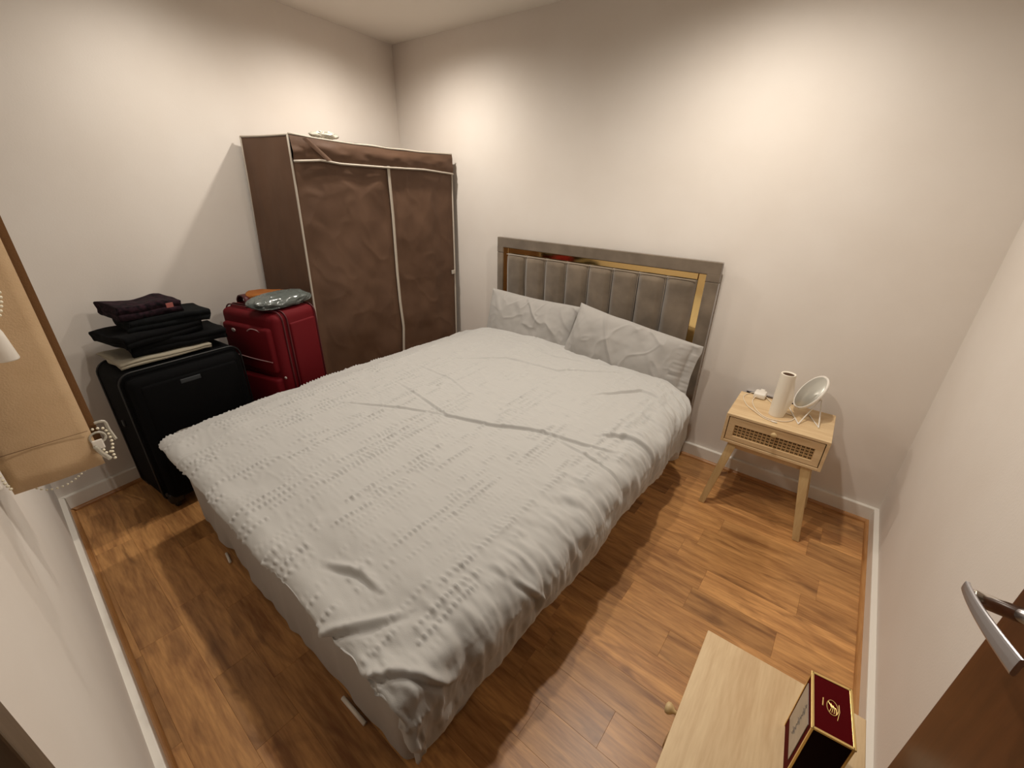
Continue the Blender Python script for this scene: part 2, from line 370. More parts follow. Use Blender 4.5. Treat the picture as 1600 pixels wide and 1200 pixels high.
# window in the front wall
wn = bpy.data.objects.new('window_1', None); C.objects.link(wn); struct(wn)
ya = w0y(1.2)
bm = bmesh.new()
for a in ((WX0, WX0 + .05, WZ0, WZ1), (WX1 - .05, WX1, WZ0, WZ1), (WX0, WX1, WZ0, WZ0 + .05), (WX0, WX1, WZ1 - .05, WZ1), (1.18, 1.23, WZ0, WZ1)):
    bx(bm, a[0], a[1], ya - 0.085, ya - 0.04, a[2], a[3], 0.004)
bmo('window_frame', bm, M['door'], wn)
box('pane', WX0 + .05, 1.18, ya - .066, ya - .06, WZ0 + .05, WZ1 - .05, M['glass'], wn)
box('pane', 1.23, WX1 - .05, ya - .066, ya - .06, WZ0 + .05, WZ1 - .05, M['glass'], wn)
box('window_sill', WX0 - .0, WX1 + .0, ya - 0.09, ya + 0.01, WZ0 - 0.02, WZ0 + .002, M['skirt'], wn, 0.004)

# door leaf, open, standing along the right wall
hy = -2.385; ey = -1.545; tx = 3.182
dr = bpy.data.objects.new('door_1', None); C.objects.link(dr); struct(dr); dr['label'] = 'dark brown wooden door standing open along the right wall'
da = math.atan2(0.012, 0.84)
dr.location = (tx + 0.012, hy, 0); dr.rotation_euler = (0, 0, da)
box('door_leaf', 0, 0.038, 0, 0.84, 0.008, 2.02, M['door'], dr, 0.002)
hh = bpy.data.objects.new('door_handle', None); C.objects.link(hh); hh.parent = dr; hh.location = (0, 0.752, 0.955)
RX = Matrix.Rotation(-PI / 2, 4, 'Y')
lathe('rose', [(0.0255, 0), (0.0255, 0.006), (0.0235, 0.009), (0.010, 0.0095), (0, 0.0095)], M['steel'], hh, 40, mtx=RX)
lathe('neck', [(0.0095, 0.009), (0.0095, 0.064), (0.008, 0.0675), (0, 0.0675)], M['chrome'], hh, 28, mtx=RX)
# lever blade: flat tapered bar bowing towards the door
V = []; F = []; n = 22
for i in range(n + 1):
    t = i / n; y = 0.016 - 0.108 * t; x = -0.0660 - 0.004 * math.cos(t * PI * 0.5) + 0.024 * t ** 1.5; hgt = 0.0075 + 0.0055 * t; th = 0.0026
    for a in range(12):
        an = 2 * PI * a / 12; cx_, sz_ = math.cos(an), math.sin(an)
        V.append((x + th * math.copysign(abs(cx_) ** 0.5, cx_), y, hgt * math.copysign(abs(sz_) ** 0.45, sz_)))
for i in range(n):
    for a in range(12): F.append((i * 12 + a, i * 12 + (a + 1) % 12, (i + 1) * 12 + (a + 1) % 12, (i + 1) * 12 + a))
F.append(tuple(range(12))); F.append(tuple(n * 12 + a for a in range(12)))
mobj('lever', V, F, M['steel'], hh, False)

# ------------------------------------------------------------------ bed
bed = thing('bed', 'fabric divan bed with a grey velvet headboard against the back wall', 'bed', (1.65, -1.0, 0))
BX0, BX1, BY0, BY1 = 0.905, 2.345, -1.975, -0.07
box('base', BX0 + .02 - 1.65, BX1 - .02 - 1.65, BY0 + .02 + 1, BY1 + 1, 0.015, 0.30, M['base'], bed, 0.02, 3)
box('mattress', BX0 + .02 - 1.65, BX1 - .02 - 1.65, BY0 + .02 + 1, BY1 + 1, 0.302, 0.468, M['base'], bed, 0.05, 4, True)
# loose fabric skirt around the base: closed loop strip
per = []
cr = 0.03
def rr(x0, x1, y0, y1, r, step=0.008):
    pts = []
    seg = [((x0 + r, y1), (x0, y1 - r)), ((x0, y0 + r), (x0 + r, y0)), ((x1 - r, y0), (x1, y0 + r)), ((x1, y1 - r), (x1 - r, y1))]
    cs = [(x0 + r, y1 - r, PI / 2), (x0 + r, y0 + r, PI), (x1 - r, y0 + r, 1.5 * PI), (x1 - r, y1 - r, 0)]
    for i, (cx, cy, a0) in enumerate(cs):
        for k in range(7): a = a0 + k * PI / 2 / 6; pts.append((cx + r * math.cos(a), cy + r * math.sin(a), math.cos(a), math.sin(a)))
        nx = cs[(i + 1) % 4]; a1 = a0 + PI / 2; p = (cx + r * math.cos(a1), cy + r * math.sin(a1)); q = (nx[0] + r * math.cos(nx[2]), nx[1] + r * math.sin(nx[2]))
        d = math.hypot(q[0] - p[0], q[1] - p[1]); m_ = int(d / step)
        for k in range(1, m_): t = k / m_; pts.append((p[0] + (q[0] - p[0]) * t, p[1] + (q[1] - p[1]) * t, math.cos(a1), math.sin(a1)))
    return pts
pp = rr(BX0, BX1, BY0, BY1, 0.04, 0.012); n = len(pp); zz = np.linspace(0.0, 1, 24)
P_ = np.array(pp); arc = np.concatenate([[0], np.cumsum(np.hypot(*(P_[1:, :2] - P_[:-1, :2]).T))])
S_, Z_ = np.meshgrid(arc, zz, indexing='ij')
wob = (0.011 * fbm(S_ / 0.16, Z_ * 1.2, 3, 3)) * (1 - 0.5 * Z_) + 0.004 * vnoise(S_ / 0.05, Z_ * 3, 5) * (1 - Z_)
head = sm(-0.25, -0.1, P_[:, 1])[:, None]
wob = wob * (1 - head) + 0.002
bot = 0.006 + 0.009 * (vnoise(arc / 0.22, arc * 0, 8) * 0.5 + 0.5)[:, None]
X = P_[:, 0:1] + P_[:, 2:3] * wob - 1.65; Y = P_[:, 1:2] + P_[:, 3:4] * wob + 1.0; Z = bot + (0.455 - bot) * Z_
gridmesh('valance', X, Y, Z, M['base'], bed, True, wrapu=True)
fo = tube('foot', [(2.055, -1.992, 0.008), (2.165, -1.990, 0.008)], 0.0065, M['whiteplastic'], bed, 8); fo.location = (-1.65, 1.0, 0); fo['label'] = 'white plastic foot bar'
fo = tube('foot', [(1.20, -1.992, 0.007), (1.262, -2.0, 0.007)], 0.005, M['whiteplastic'], bed, 8); fo.location = (-1.65, 1.0, 0); fo['label'] = 'white plastic foot bar'
# headboard
hb = bpy.data.objects.new('headboard', None); C.objects.link(hb); hb.parent = bed; hb.location = (-0.65, 0.94, 0)   # origin x=1.0, y=-0.06
hw = 1.39
bm = bmesh.new(); bx(bm, 0, hw, 0.022, 0.038, 0.02, 1.0, 0.004); bmo('backing_board', bm, M['velvet'], hb)
def hbpanel(nm, x0, x1, z0, z1, yf=0.0):
    return box(nm, x0, x1, yf, 0.03, z0, z1, M['velvet'], hb, 0.004, 3, True)
hbpanel('frame_post', 0, 0.049, 0.02, 0.991); hbpanel('frame_post', hw - 0.062, hw, 0.02, 0.991)
bm = bmesh.new(); bx(bm, 0, hw, 0, 0.03, 1.026, 1.087, 0.004, 3); bx(bm, 0, 0.049, 0, 0.03, 0.992, 1.03, 0.003); bx(bm, hw - 0.062, hw, 0, 0.03, 0.992, 1.03, 0.003)
bmo('frame_rail', bm, M['velvet'], hb)
def strip(x0, x1, z0, z1): box('mirror_strip', x0, x1, 0.006, 0.02, z0, z1, M['gold'], hb, 0.002)
strip(0.049, 0.090, 0.30, 1.026); strip(hw - 0.099, hw - 0.062, 0.30, 1.026); strip(0.091, hw - 0.1, 0.994, 1.026)
# eight upholstered channels
cx0, cx1 = 0.090, hw - 0.099; cw = (cx1 - cx0) / 8
for k in range(8):
    a, b = cx0 + k * cw, cx0 + (k + 1) * cw
    u = np.linspace(0, 1, 21); v = np.linspace(0, 1, 40); U, Vv = np.meshgrid(u, v, indexing='ij')
    xx = a + (b - a) * U; z0, z1 = 0.30, 0.993
    edge = np.minimum(U, 1 - U) * (b - a); et = (1 - Vv) * (z1 - z0)
    puff = 0.030 * np.clip(np.minimum(edge / 0.030, 1), 0, 1) ** 0.42 * np.clip(et / 0.02, 0, 1) ** 0.5 + 0.006 * np.sin(PI * U)
    puff = puff + 0.002 * vnoise(xx / 0.04, Vv * 9, k)
    gridmesh('channel_panel', xx, 0.006 - puff, z0 + (z1 - z0) * Vv, M['velvet'], hb, True)
for k in range(1, 8):
    xk = cx0 + k * cw
    tube('piping', [(xk, -0.010, 0.31), (xk, -0.010, 0.97), (xk, -0.008, 0.985), (xk, 0.004, 0.992)], 0.0017, M['piping'], hb, 6)
tube('piping', [(cx0 + .004, -0.014, 0.99), (cx1 - .004, -0.014, 0.99)], 0.0024, M['piping'], hb, 6)

# duvet
SX0, SX1 = 0.935, 2.372      # fold lines of the top
TY0, TY1 = -1.985, -0.235
step = 0.0042
ovl, ovr, ovf = 0.11, 0.300, 0.085
s = np.arange(SX0 - ovl, SX1 + ovr, step); t = np.arange(TY0 - ovf, TY1 + 0.06, step)
S, T = np.meshgrid(s, t, indexing='ij')
# relief
def folds(Xp, Yp):
    H = np.zeros_like(Xp)
    lines = [([(1.31, -1.16), (1.74, -1.24), (1.91, -1.18), (2.07, -1.1), (2.26, -1.05), (2.38, -1.0)], 0.011, 0.013),
             ([(1.28, -0.8), (1.53, -0.61), (1.84, -0.57), (2.13, -0.32)], 0.007, 0.012),
             ([(2.10, -0.68), (2.2, -0.52), (2.25, -0.44), (2.37, -0.41)], 0.010, 0.014),
             ([(1.30, -1.45), (1.58, -1.3), (1.74, -1.24)], 0.007, 0.011), ([(2.2, -1.09), (2.47, -1.1)], 0.008, 0.012),
             ([(1.2, -0.95), (1.5, -0.98), (1.7, -1.05)], 0.005, 0.01), ([(1.5, -0.4), (1.75, -0.42), (1.95, -0.36)], 0.006, 0.012),
             ([(2.14, -2.08), (2.22, -2.0), (2.29, -1.9)], 0.014, 0.022), ([(2.02, -1.94), (2.12, -1.9), (2.2, -1.9)], 0.012, 0.02), ([(2.3, -2.06), (2.42, -1.96), (2.5, -1.9)], 0.013, 0.018),
             ([(2.42, -1.66), (2.52, -1.60), (2.6, -1.6)], 0.012, 0.016), ([(2.28, -0.95), (2.36, -0.86), (2.5, -0.83)], 0.013, 0.018), ([(1.15, -1.75), (1.22, -1.95), (1.2, -2.05)], 0.008, 0.02)]
    for pts, h, wd in lines:
        dmin = np.full(Xp.shape, 9.0); sgn = np.zeros_like(Xp); tt = np.zeros_like(Xp); nseg = len(pts) - 1
        for i in range(nseg):
            ax, ay = pts[i]; bx_, by_ = pts[i + 1]; dx, dy = bx_ - ax, by_ - ay; ll = dx * dx + dy * dy
            q = np.clip(((Xp - ax) * dx + (Yp - ay) * dy) / ll, 0, 1); ex, ey_ = Xp - ax - q * dx, Yp - ay - q * dy; d = np.hypot(ex, ey_)
            c = dx * ey_ - dy * ex; k = d < dmin; dmin = np.where(k, d, dmin); sgn = np.where(k, np.sign(c), sgn); tt = np.where(k, (i + q) / nseg, tt)
        sd = dmin * sgn / (wd * 0.52); end = np.clip(np.sin(PI * np.clip(tt, 0.02, 0.98)), 0, 1) ** 0.5
        H += h * end * (np.exp(-(sd ** 2)) - 0.75 * np.exp(-((sd + 1.3) ** 2) * 1.8))
    return H
def hsh(a, k): v = np.sin(a * 127.1 + k * 31.7) * 43758.5453; return v - np.floor(v)
pk = 0
for off, per, spc in ((0.0, 0.031, 0.0155), (0.5, 0.047, 0.0185)):
    Sw = S + 0.004 * vnoise(T / 0.12, S / 0.2, 2); ri = np.floor(Sw / per + off); al = Sw / per + off - ri - 0.5
    ph = 2 * PI * T / spc + 7 * hsh(ri, 1) + 2.2 * vnoise(T / 0.05, ri * 7.3, 6) + al * (hsh(ri, 3) - 0.5) * 2.5
    pres = sm(-0.15, 0.45, vnoise(T / 0.07, ri * 5.1, 7) + 0.4 * vnoise(T / 0.02, ri * 3.3, 8)) * sm(0.1, 0.5, hsh(ri, 5) + 0.25)
    pk = pk + (0.5 + 0.5 * np.sin(ph)) ** 2 * np.exp(-(al / 0.24) ** 2) * pres * (0.75 if off else 1.0)
band = sm(-0.35, 0.45, np.sin(2 * PI * S / 0.21 + 0.8) + 0.45 * vnoise(S / 0.3, T / 0.35, 4) + 0.2)
pk = pk * (0.3 + 0.7 * band) * (1 - 0.65 * sm(SX1 + 0.05, SX1 + 0.16, S))
calm = 1 - 0.5 * sm(-1.0, -0.5, T) * (1 - sm(2.15, 2.3, S))
H = 0.0088 * pk * calm
H += 0.0035 * fbm(S / 0.16, T / 0.13, 21, 3) + 0.010 * fbm(S / 0.45, T / 0.5, 23, 2) * 0.6
H += 0.0045 * np.clip(ridge(S / 0.16 + T / 0.12, T / 0.045, 31) - 0.35, 0, 1) * (0.5 + 0.5 * sm(-1.3, -0.3, T))
side = sm(SX1 - 0.14, SX1 + 0.02, S)
hm = 1 - 0.85 * sm(SX1 + ovr - 0.12, SX1 + ovr - 0.02, S)
H += hm * side * (0.0065 * vnoise(T / 0.030, S / 0.09, 41) + 0.0060 * vnoise(T / 0.017, S / 0.04, 42) + 0.0055 * vnoise(T / 0.09 + S * 3, S / 0.12, 43))
ft = sm(TY0 + 0.22, TY0 - 0.02, T)
H += ft * (0.006 * vnoise(S / 0.05, T / 0.1, 51) + 0.008 * vnoise(S / 0.13, T / 0.12, 52)) * (0.5 + sm(2.0, 2.3, S))
H += folds(S, T)
# fold the sheet over the edges
dsR = np.maximum(S - SX1, 0); dsL = np.maximum(SX0 - S, 0); dt = np.maximum(TY0 - T, 0)
# head corners are rounded off
sgnx = np.where(S > 1.6, 1.0, -1.0); ds = dsR + dsL
d = np.sqrt(ds ** 2 + dt ** 2) + 1e-9
Rr = np.where(dsR > 0, 0.075, 0.055) ; Rr = np.where((dsR == 0) & (dsL == 0), 0.06, Rr)
ang = np.minimum(d / Rr, PI / 2 * 0.97); rest = np.maximum(d - Rr * PI / 2 * 0.97, 0)
out = Rr * np.sin(ang) + rest * 0.05; drop = Rr * (1 - np.cos(ang)) + rest
# bulge of the hanging side
out = out + np.where(dsR > 0, 0.030 * np.sin(np.clip(d / 0.30, 0, 1) * PI) * sm(-2.0, -1.6, T) * sm(-0.3, -0.7, T), 0)
# hem rolls back in
hemR = np.maximum(S - (SX1 + ovr - 0.05), 0); hemF = np.maximum((TY0 - ovf + 0.022) - T, 0); hemL = np.maximum((SX0 - ovl + 0.035) - S, 0)
hem = np.maximum(np.maximum(hemR, hemF), hemL)
out = out - 0.9 * hem * (hem > 0); drop = drop - 0.55 * hem
ux = np.where(d > 1e-6, ds / d, 0) * sgnx; uy = -np.where(d > 1e-6, dt / d, 0)
cu = (T - TY0) / (TY1 - TY0)
wx = (S - SX0) / (SX1 - SX0)
top = 0.500 + 0.045 * np.clip(np.sin(PI * np.clip(wx, 0, 1)), 0, 1) ** 0.7 * (0.35 + 0.65 * np.clip(cu, 0, 1)) + 0.012 * np.clip(cu, 0, 1)
top = top - 0.022 * (1 - sm(0.0, 0.10, wx)) - 0.018 * sm(-1.80, -1.98, T)
# right side hangs deeper in the middle and less at the head
x_ = np.clip(S, SX0, SX1) + ux * out; y_ = np.clip(T, TY0, 9) + uy * out
# head edge: curve back at the right corner, dip over the end
hx = 0.14 * sm(2.05, SX1 + ovr, S) ** 1.6 * 1.9 + 0.05 * sm(1.25, 0.95, S)
y_ = y_ - hx * sm(-1.0, TY1 + 0.06, T) + 0.02 * np.sin((S - 1.0) * 5) * sm(-0.6, TY1, T)
he = np.maximum(T - (TY1 + 0.015), 0)
z_ = top - drop - he * 0.8 - he ** 2 * 6
# small wave in the side hem and a hanging tail at the foot-right corner
tail = sm(0.20, 0.36, d) * (dsR > 0) * (dt > 0)
z_ = z_ + 0.018 * vnoise(T / 0.16, S * 0, 61) * sm(SX1 + 0.12, SX1 + ovr, S) - 0.10 * sm(0.24, 0.37, d) * np.clip(np.minimum(dsR, dt * 3.6) / 0.3, 0, 1)
z_ = np.where((T > -0.75) & (dsR > 0), z_ - 0.05 * sm(-0.75, -0.4, T) * sm(0.1, 0.3, dsR), z_)
x_ = x_ + np.where(dsR > 0, 0.02 * sm(-0.9, -0.4, T) * sm(0, 0.1, dsR), 0)
z_ = np.maximum(z_, 0.012)
# displacement along the normal
def normals(X, Y, Z):
    P = np.stack([X, Y, Z], -1); du = np.gradient(P, axis=0); dv = np.gradient(P, axis=1); N = np.cross(du, dv); return N / (np.linalg.norm(N, axis=-1, keepdims=True) + 1e-12)
Nn = normals(x_, y_, z_)
x_ += Nn[..., 0] * H; y_ += Nn[..., 1] * H; z_ = z_ + Nn[..., 2] * H
z_ = np.maximum(z_, 0.010)
dv = gridmesh('duvet', x_, y_, z_, M['duvet'], None, True)
tag(dv, 'pale grey puckered seersucker duvet spread over the bed', 'duvet')

# pillows
def pillow(name, c, thick, label, seed, flange=None):
    """c: TL, TR, BL, BR corners of the mid plane"""
    o = thing(name, label, 'pillow', tuple((Vector(c[2]) + Vector(c[3])) / 2), 0)
    base = (Vector(c[2]) + Vector(c[3])) / 2
    TL, TR, BL, BR = [np.array(Vector(q) - base) for q in c]
    nu, nv = 150, 90
    u = np.linspace(0, 1, nu); v = np.linspace(0, 1, nv); U, Vv = np.meshgrid(u, v, indexing='ij')
    # pinch sides inwards between the corners
    pu = 0.018 * np.sin(PI * Vv) * (1 - 2 * U) * np.abs(1 - 2 * U) ** 3; pv = 0.022 * np.sin(PI * U) * (1 - 2 * Vv) * np.abs(1 - 2 * Vv) ** 3
    Ue, Ve = U + pu + 0.006 * vnoise(Vv * 7, U * 2, seed + 5) * (np.abs(1 - 2 * U) > .6), Vv + pv + 0.010 * vnoise(U * 6, Vv * 2, seed) * np.abs(1 - 2 * Vv)
    P = (BL + (BR - BL) * Ue[..., None]) * (1 - Ve[..., None]) + (TL + (TR - TL) * Ue[..., None]) * Ve[..., None]
    ex, ez = BR - BL, TL - BL; N = np.cross(ex, ez); N = N / np.linalg.norm(N)
    fl_ = 1 - (flange or 0.0); Uf = np.clip(U / fl_, 0, 1)
    prof = (np.clip(1 - np.abs(2 * Uf - 1) ** 3.2, 0, 1) ** 0.55) * (np.clip(1 - np.abs(2 * Vv - 1) ** 2.6, 0, 1) ** 0.6)
    prof = np.where(U > fl_, 0.0, prof); core = thick * prof
    wr = 0.009 * fbm(U * 5, Vv * 1.6, seed, 3) + 0.016 * np.clip(ridge(U * 4.6 + Vv * 1.0, Vv * 1.3 + U, seed + 9) - 0.1, 0, 1) ** 3 + 0.010 * np.clip(ridge(U * 7 - Vv * 2.0, Vv * 2.6 + U, seed + 19) - 0.2, 0, 1) ** 3 * np.sin(PI * np.clip(Uf, 0, 1)) + 0.0008 * vnoise(U * 30, Vv * 14, seed + 2)
    ed = np.clip(np.minimum(np.minimum(U, 1 - U), np.minimum(Vv, 1 - Vv)) / 0.04, 0, 1)
    if flange: wr = wr + np.where(np.abs(U - fl_) < 0.09, 0.0032 * vnoise(Vv * 26, U * 8, seed + 3), 0)
    F_ = P + N * (core + wr * (0.3 + 0.7 * ed) + 0.004 * ed)[..., None]; Bk = P - N * (core * 0.7 + 0.004 * ed)[..., None]
    gridmesh('cover_front', F_[..., 0], F_[..., 1], F_[..., 2], M['pillow'], o, True)
    gridmesh('cover_back', Bk[..., 0], Bk[..., 1], Bk[..., 2], M['pillow'], o, True, flip=True)
    return o
pillow('pillow', [(1.035, -0.135, 0.768), (1.728, -0.150, 0.768), (1.040, -0.225, 0.47), (1.725, -0.240, 0.49)], 0.055,
       'left grey cotton pillow leaning on the velvet headboard', 3)
pillow('pillow', [(1.742, -0.212, 0.812), (2.412, -0.155, 0.702), (1.685, -0.300, 0.510), (2.40, -0.245, 0.43)], 0.058,
       'right grey cotton pillow with a puckered hem, tilted over the left one', 14, 0.07)

# ------------------------------------------------------------------ fabric wardrobe
wd = thing('fabric_wardrobe', 'brown zip-up fabric wardrobe with white piping standing in the far corner', 'wardrobe', (0.4, -0.6, 0))
OW = np.array([0.4, -0.6, 0.0])
FLT, FRT, FLB, FRB = [np.array(q) for q in ((.58, -1.12, 1.592), (.58, -.045, 1.562), (.58, -1.165, .015), (.58, -.062, .015))]
BLT, BRT, BLB, BRB = [np.array(q) for q in ((.225, -1.188, 1.590), (.195, -.04, 1.562), (.225, -1.262, .015), (.195, -.055, .015))]
def patch(name, a, b, c, d, m, nrm, nu, nv, seed, amp, par=wd, extra=None, u0=0, u1=1, v0=0, v1=1):
    """bilinear a(top-left) b(top-right) c(bottom-left) d(bottom-right), displaced along nrm"""
    u = np.linspace(0, 1, nu); v = np.linspace(0, 1, nv); U, Vv = np.meshgrid(u, v, indexing='ij')
    UU = (u0(Vv) if callable(u0) else u0) * (1 - U) + (u1(Vv) if callable(u1) else u1) * U
    VV = v0 + (v1 - v0) * Vv
    P = (c + (d - c) * UU[..., None]) * (1 - VV[..., None]) + (a + (b - a) * UU[..., None]) * VV[..., None]
    ed = np.clip(np.minimum(U, 1 - U) * 10, 0, 1) * np.clip(np.minimum(Vv, 1 - Vv) * 12, 0, 1)
    H = amp * (fbm(UU * 4.2 + VV * 1.3, VV * 5, seed, 3) * 0.8 + 0.7 * ridge(UU * 3 + VV * 2.0, VV * 3.4 - UU, seed + 4)) * ed
    H = H + amp * 0.35 * np.clip(ridge(UU * 7 + VV * 3, VV * 9, seed + 8) - 0.5, 0, 1) * ed
    if extra is not None: H = H + extra(UU, VV) * ed
    P = P + np.array(nrm) * H[..., None] - OW
    return gridmesh(name, P[..., 0], P[..., 1], P[..., 2], m, par, True)
zipx = lambda v: np.interp(1.51 * v, [0, .277, .506, .685, .892, 1.234, 1.47], [(1.165 - .58) / 1.1, .530, .545, .533, .528, .528, .5215])
zz_ = lambda v: zipx(v)
hang = lambda U, V: 0.016 * np.exp(-((V - 0.55) / 0.25) ** 2) * np.exp(-((U - 0.25) / 0.16) ** 2) + 0.010 * np.exp(-((V - 0.45) / 0.3) ** 2) * np.exp(-((U - 0.78) / 0.12) ** 2) + 0.005 * np.cos(U * 38 + V * 2) * (1 - V) 
patch('left_door_panel', FLT, FRT, FLB, FRB, M['brown'], (1, 0, 0), 90, 160, 5, 0.013, extra=hang, u0=0, u1=zz_, v0=0, v1=0.935)
patch('right_door_panel', FLT, FRT, FLB, FRB, M['brown'], (1, 0, 0), 80, 160, 15, 0.013, extra=hang, u0=zz_, u1=1, v0=0, v1=0.935)
patch('side_panel', BLT, FLT, BLB, FLB, M['brown'], (0, -1, 0), 40, 80, 25, 0.004)
patch('side_panel', FRT, BRT, FRB, BRB, M['brown'], (0, 1, 0), 20, 40, 35, 0.002)
patch('back_panel', BRT, BLT, BRB, BLB, M['brown'], (-1, 0, 0), 20, 40, 36, 0.002)
patch('top_panel', BLT, BRT, FLT, FRT, M['brown'], (0, 0, 1), 50, 30, 45, 0.006, extra=lambda U, V: -0.012 * np.sin(PI * U) * np.sin(PI * V))
# valance strip over the doors
u = np.linspace(0, 1, 90); v = np.linspace(0, 1, 16); U, Vv = np.meshgrid(u, v, indexing='ij')
yv = -1.118 + 1.072 * U; zl = np.interp(yv, [-1.12, -.973, -.867, -.584, -.296, -.045], [1.478, 1.488, 1.476, 1.470, 1.468, 1.450]); ztop = 1.592 - 0.03 * U - 0.010 * np.sin(PI * U) + .004 * vnoise(U * 9, U, 3)
hump = 0.010 * np.sin(PI * Vv) + 0.007 * fbm(U * 11, Vv * 2, 71, 2) * np.sin(PI * np.clip(Vv + .15, 0, 1))
gridmesh('top_valance', 0.588 + hump - OW[0], yv - OW[1], zl + (ztop - zl) * Vv, M['brown'], wd, True)
Vt = lambda pts: [tuple(np.array(q) - OW) for q in pts]
ys = np.linspace(-1.118, -.045, 40)
tube('piping', Vt([(0.597, y, float(np.interp(y, [-1.12, -.973, -.867, -.584, -.296, -.045], [1.478, 1.488, 1.476, 1.470, 1.468, 1.450]))) for y in ys]), 0.0055, M['trim'], wd, 6)
tube('piping', Vt([(0.585, y, 1.592 - .03 * (y + 1.118) / 1.073 - .010 * math.sin(PI * (y + 1.118) / 1.073) + .004 + .0035 * float(vnoise(y * 9, 0, 3))) for y in ys]), 0.005, M['trim'], wd, 6)
lerp = lambda a, b, t: a + (b - a) * t
def edge(a, b, bow, k=16): return [tuple(lerp(a, b, i / k) + np.array(bow) * math.sin(PI * i / k)) for i in range(k + 1)]
tube('piping', Vt(edge(FLT, FLB, (0.004, 0.004, 0))), 0.0055, M['trim'], wd, 6)
tube('piping', Vt(edge(BLT, BLB, (0, 0.006, 0))), 0.0055, M['trim'], wd, 6)
tube('piping', Vt(edge(BLT, FLT, (0, 0, -0.002))), 0.005, M['trim'], wd, 6)
tube('piping', Vt(edge(FRT, FRB, (0.004, 0.004, 0))), 0.0055, M['trim'], wd, 6)
tube('piping', Vt(edge(BRT, BRB, (0, 0, 0))), 0.005, M['trim'], wd, 6)
# zip as a flat tape following the opening
zv = np.linspace(0.0, 0.938, 60); zu = zipx(zv / 0.935)
u = np.linspace(-1, 1, 5); U, Vv = np.meshgrid(u, np.arange(60), indexing='ij'); uu = zu[Vv]; vv = zv[Vv]
P = (FLB + (FRB - FLB) * uu[..., None]) * (1 - vv[..., None]) + (FLT + (FRT - FLT) * uu[..., None]) * vv[..., None]
P[..., 0] += 0.010 + 0.003 * (1 - U ** 2) + 0.002; P[..., 1] += 0.0095 * U; P -= OW
gridmesh('zip', P[..., 0], P[..., 1], P[..., 2], M['trim'], wd, True)
# folded-back diagonal corner of the valance
gridmesh('valance_fold', *[np.array(a) for a in ([[.602 - .4] * 2, [.606 - .4] * 2, [.604 - .4] * 2], [[-1.062 + .6, -.948 + .6], [-1.050 + .6, -.934 + .6], [-1.036 + .6, -.918 + .6]], [[1.578, 1.486], [1.582, 1.487], [1.584, 1.489]])], M['browntop'], wd)
box('tie_tag', 0.588 - .4, 0.596 - .4, -0.088 + .6, -0.052 + .6, 0.795, 0.822, M['trim'], wd, 0.002)
# crumpled clear bag on top of the wardrobe
def blob(name, cx, cy, cz, rx, ry, rz, m, seed, amp, parent=None, nu=60, nv=36, freq=3.0, flat=0.0, sq=1.0, sharp=False):
    th = np.linspace(0, 2 * PI, nu, endpoint=False); ph = np.linspace(-PI / 2, PI / 2, nv); T_, Ph = np.meshgrid(th, ph, indexing='ij')
    c = np.cos(Ph); sgn = lambda a, e: np.sign(a) * np.abs(a) ** e
    x = sgn(np.cos(T_), sq) * sgn(c, sq); y = sgn(np.sin(T_), sq) * sgn(c, sq); z = np.sin(Ph)
    nn = fbm(x * freq + z * 2, y * freq - z * 1.3, seed, 3)
    if sharp: nn = (ridge(x * freq + z * 2, y * freq - z, seed) - 0.4)
    k = 1 + amp * nn
    X, Y, Z = x * rx * k, y * ry * k, np.maximum(z, -1 + flat) * rz * (1 + amp * 0.8 * nn)
    return gridmesh(name, cx + X, cy + Y, cz + Z, m, parent, True, wrapu=True)
b_ = blob('plastic_bag', 0, 0, 0, 0.035, 0.07, 0.018, M['clear'], 5, 0.35, sharp=True); b_.location = (0.53, -0.90, 1.607)
tag(b_, 'small crumpled clear plastic bag on top of the brown wardrobe', 'plastic bag')

# ------------------------------------------------------------------ suitcases
def rbox(name, x0, x1, y0, y1, z0, z1, m, parent, bev, seg=4): return box(name, x0, x1, y0, y1, z0, z1, m, parent, bev, seg, True)
def loopzx(x, y0, y1, z0, z1, r, k=6):
    pts = []
    for cy, cz, a0 in ((y1 - r, z1 - r, 0), (y0 + r, z1 - r, PI / 2), (y0 + r, z0 + r, PI), (y1 - r, z0 + r, 1.5 * PI)):
        for i in range(k + 1): a = a0 + i * PI / 2 / k; pts.append((x, cy + r * math.cos(a), cz + r * math.sin(a)))
    return pts
# black case: local +x is the big front face; origin at floor centre
bs = thing('suitcase', 'large black fabric suitcase standing by the left wall with clothes on top', 'suitcase', (0.565, -1.83, 0), math.radians(6))
W2_, D2_ = 0.235, 0.165
rbox('body', -D2_, D2_ - .035, -W2_, W2_, 0.035, 0.672, M['blackcase'], bs, 0.045)
rbox('front_pocket', D2_ - .06, D2_, -W2_ + .012, W2_ - .012, 0.05, 0.655, M['blackcase'], bs, 0.032)
rbox('upper_pocket', D2_ - .02, D2_ + .006, -W2_ + .045, W2_ - .045, 0.36, 0.62, M['blackcase'], bs, 0.014)
rbox('lower_pocket', D2_ - .02, D2_ + .007, -W2_ + .04, W2_ - .04, 0.08, 0.335, M['blackcase'], bs, 0.014)
for xx, nm in ((-D2_ + .05, 'piping'), (D2_ - .045, 'piping')):
    tube(nm, loopzx(xx, -W2_ - .002, W2_ + .002, 0.034, 0.674, 0.05), 0.004, M['blacktrim'], bs, 6, True)
box('badge', D2_ + .004, D2_ + .009, -0.05, 0.03, 0.585, 0.605, M['greyplate'], bs, 0.003)
box('side_clip', -0.03, -0.01, -W2_ - .008, -W2_ + .002, 0.40, 0.43, M['greyplate'], bs, 0.003)
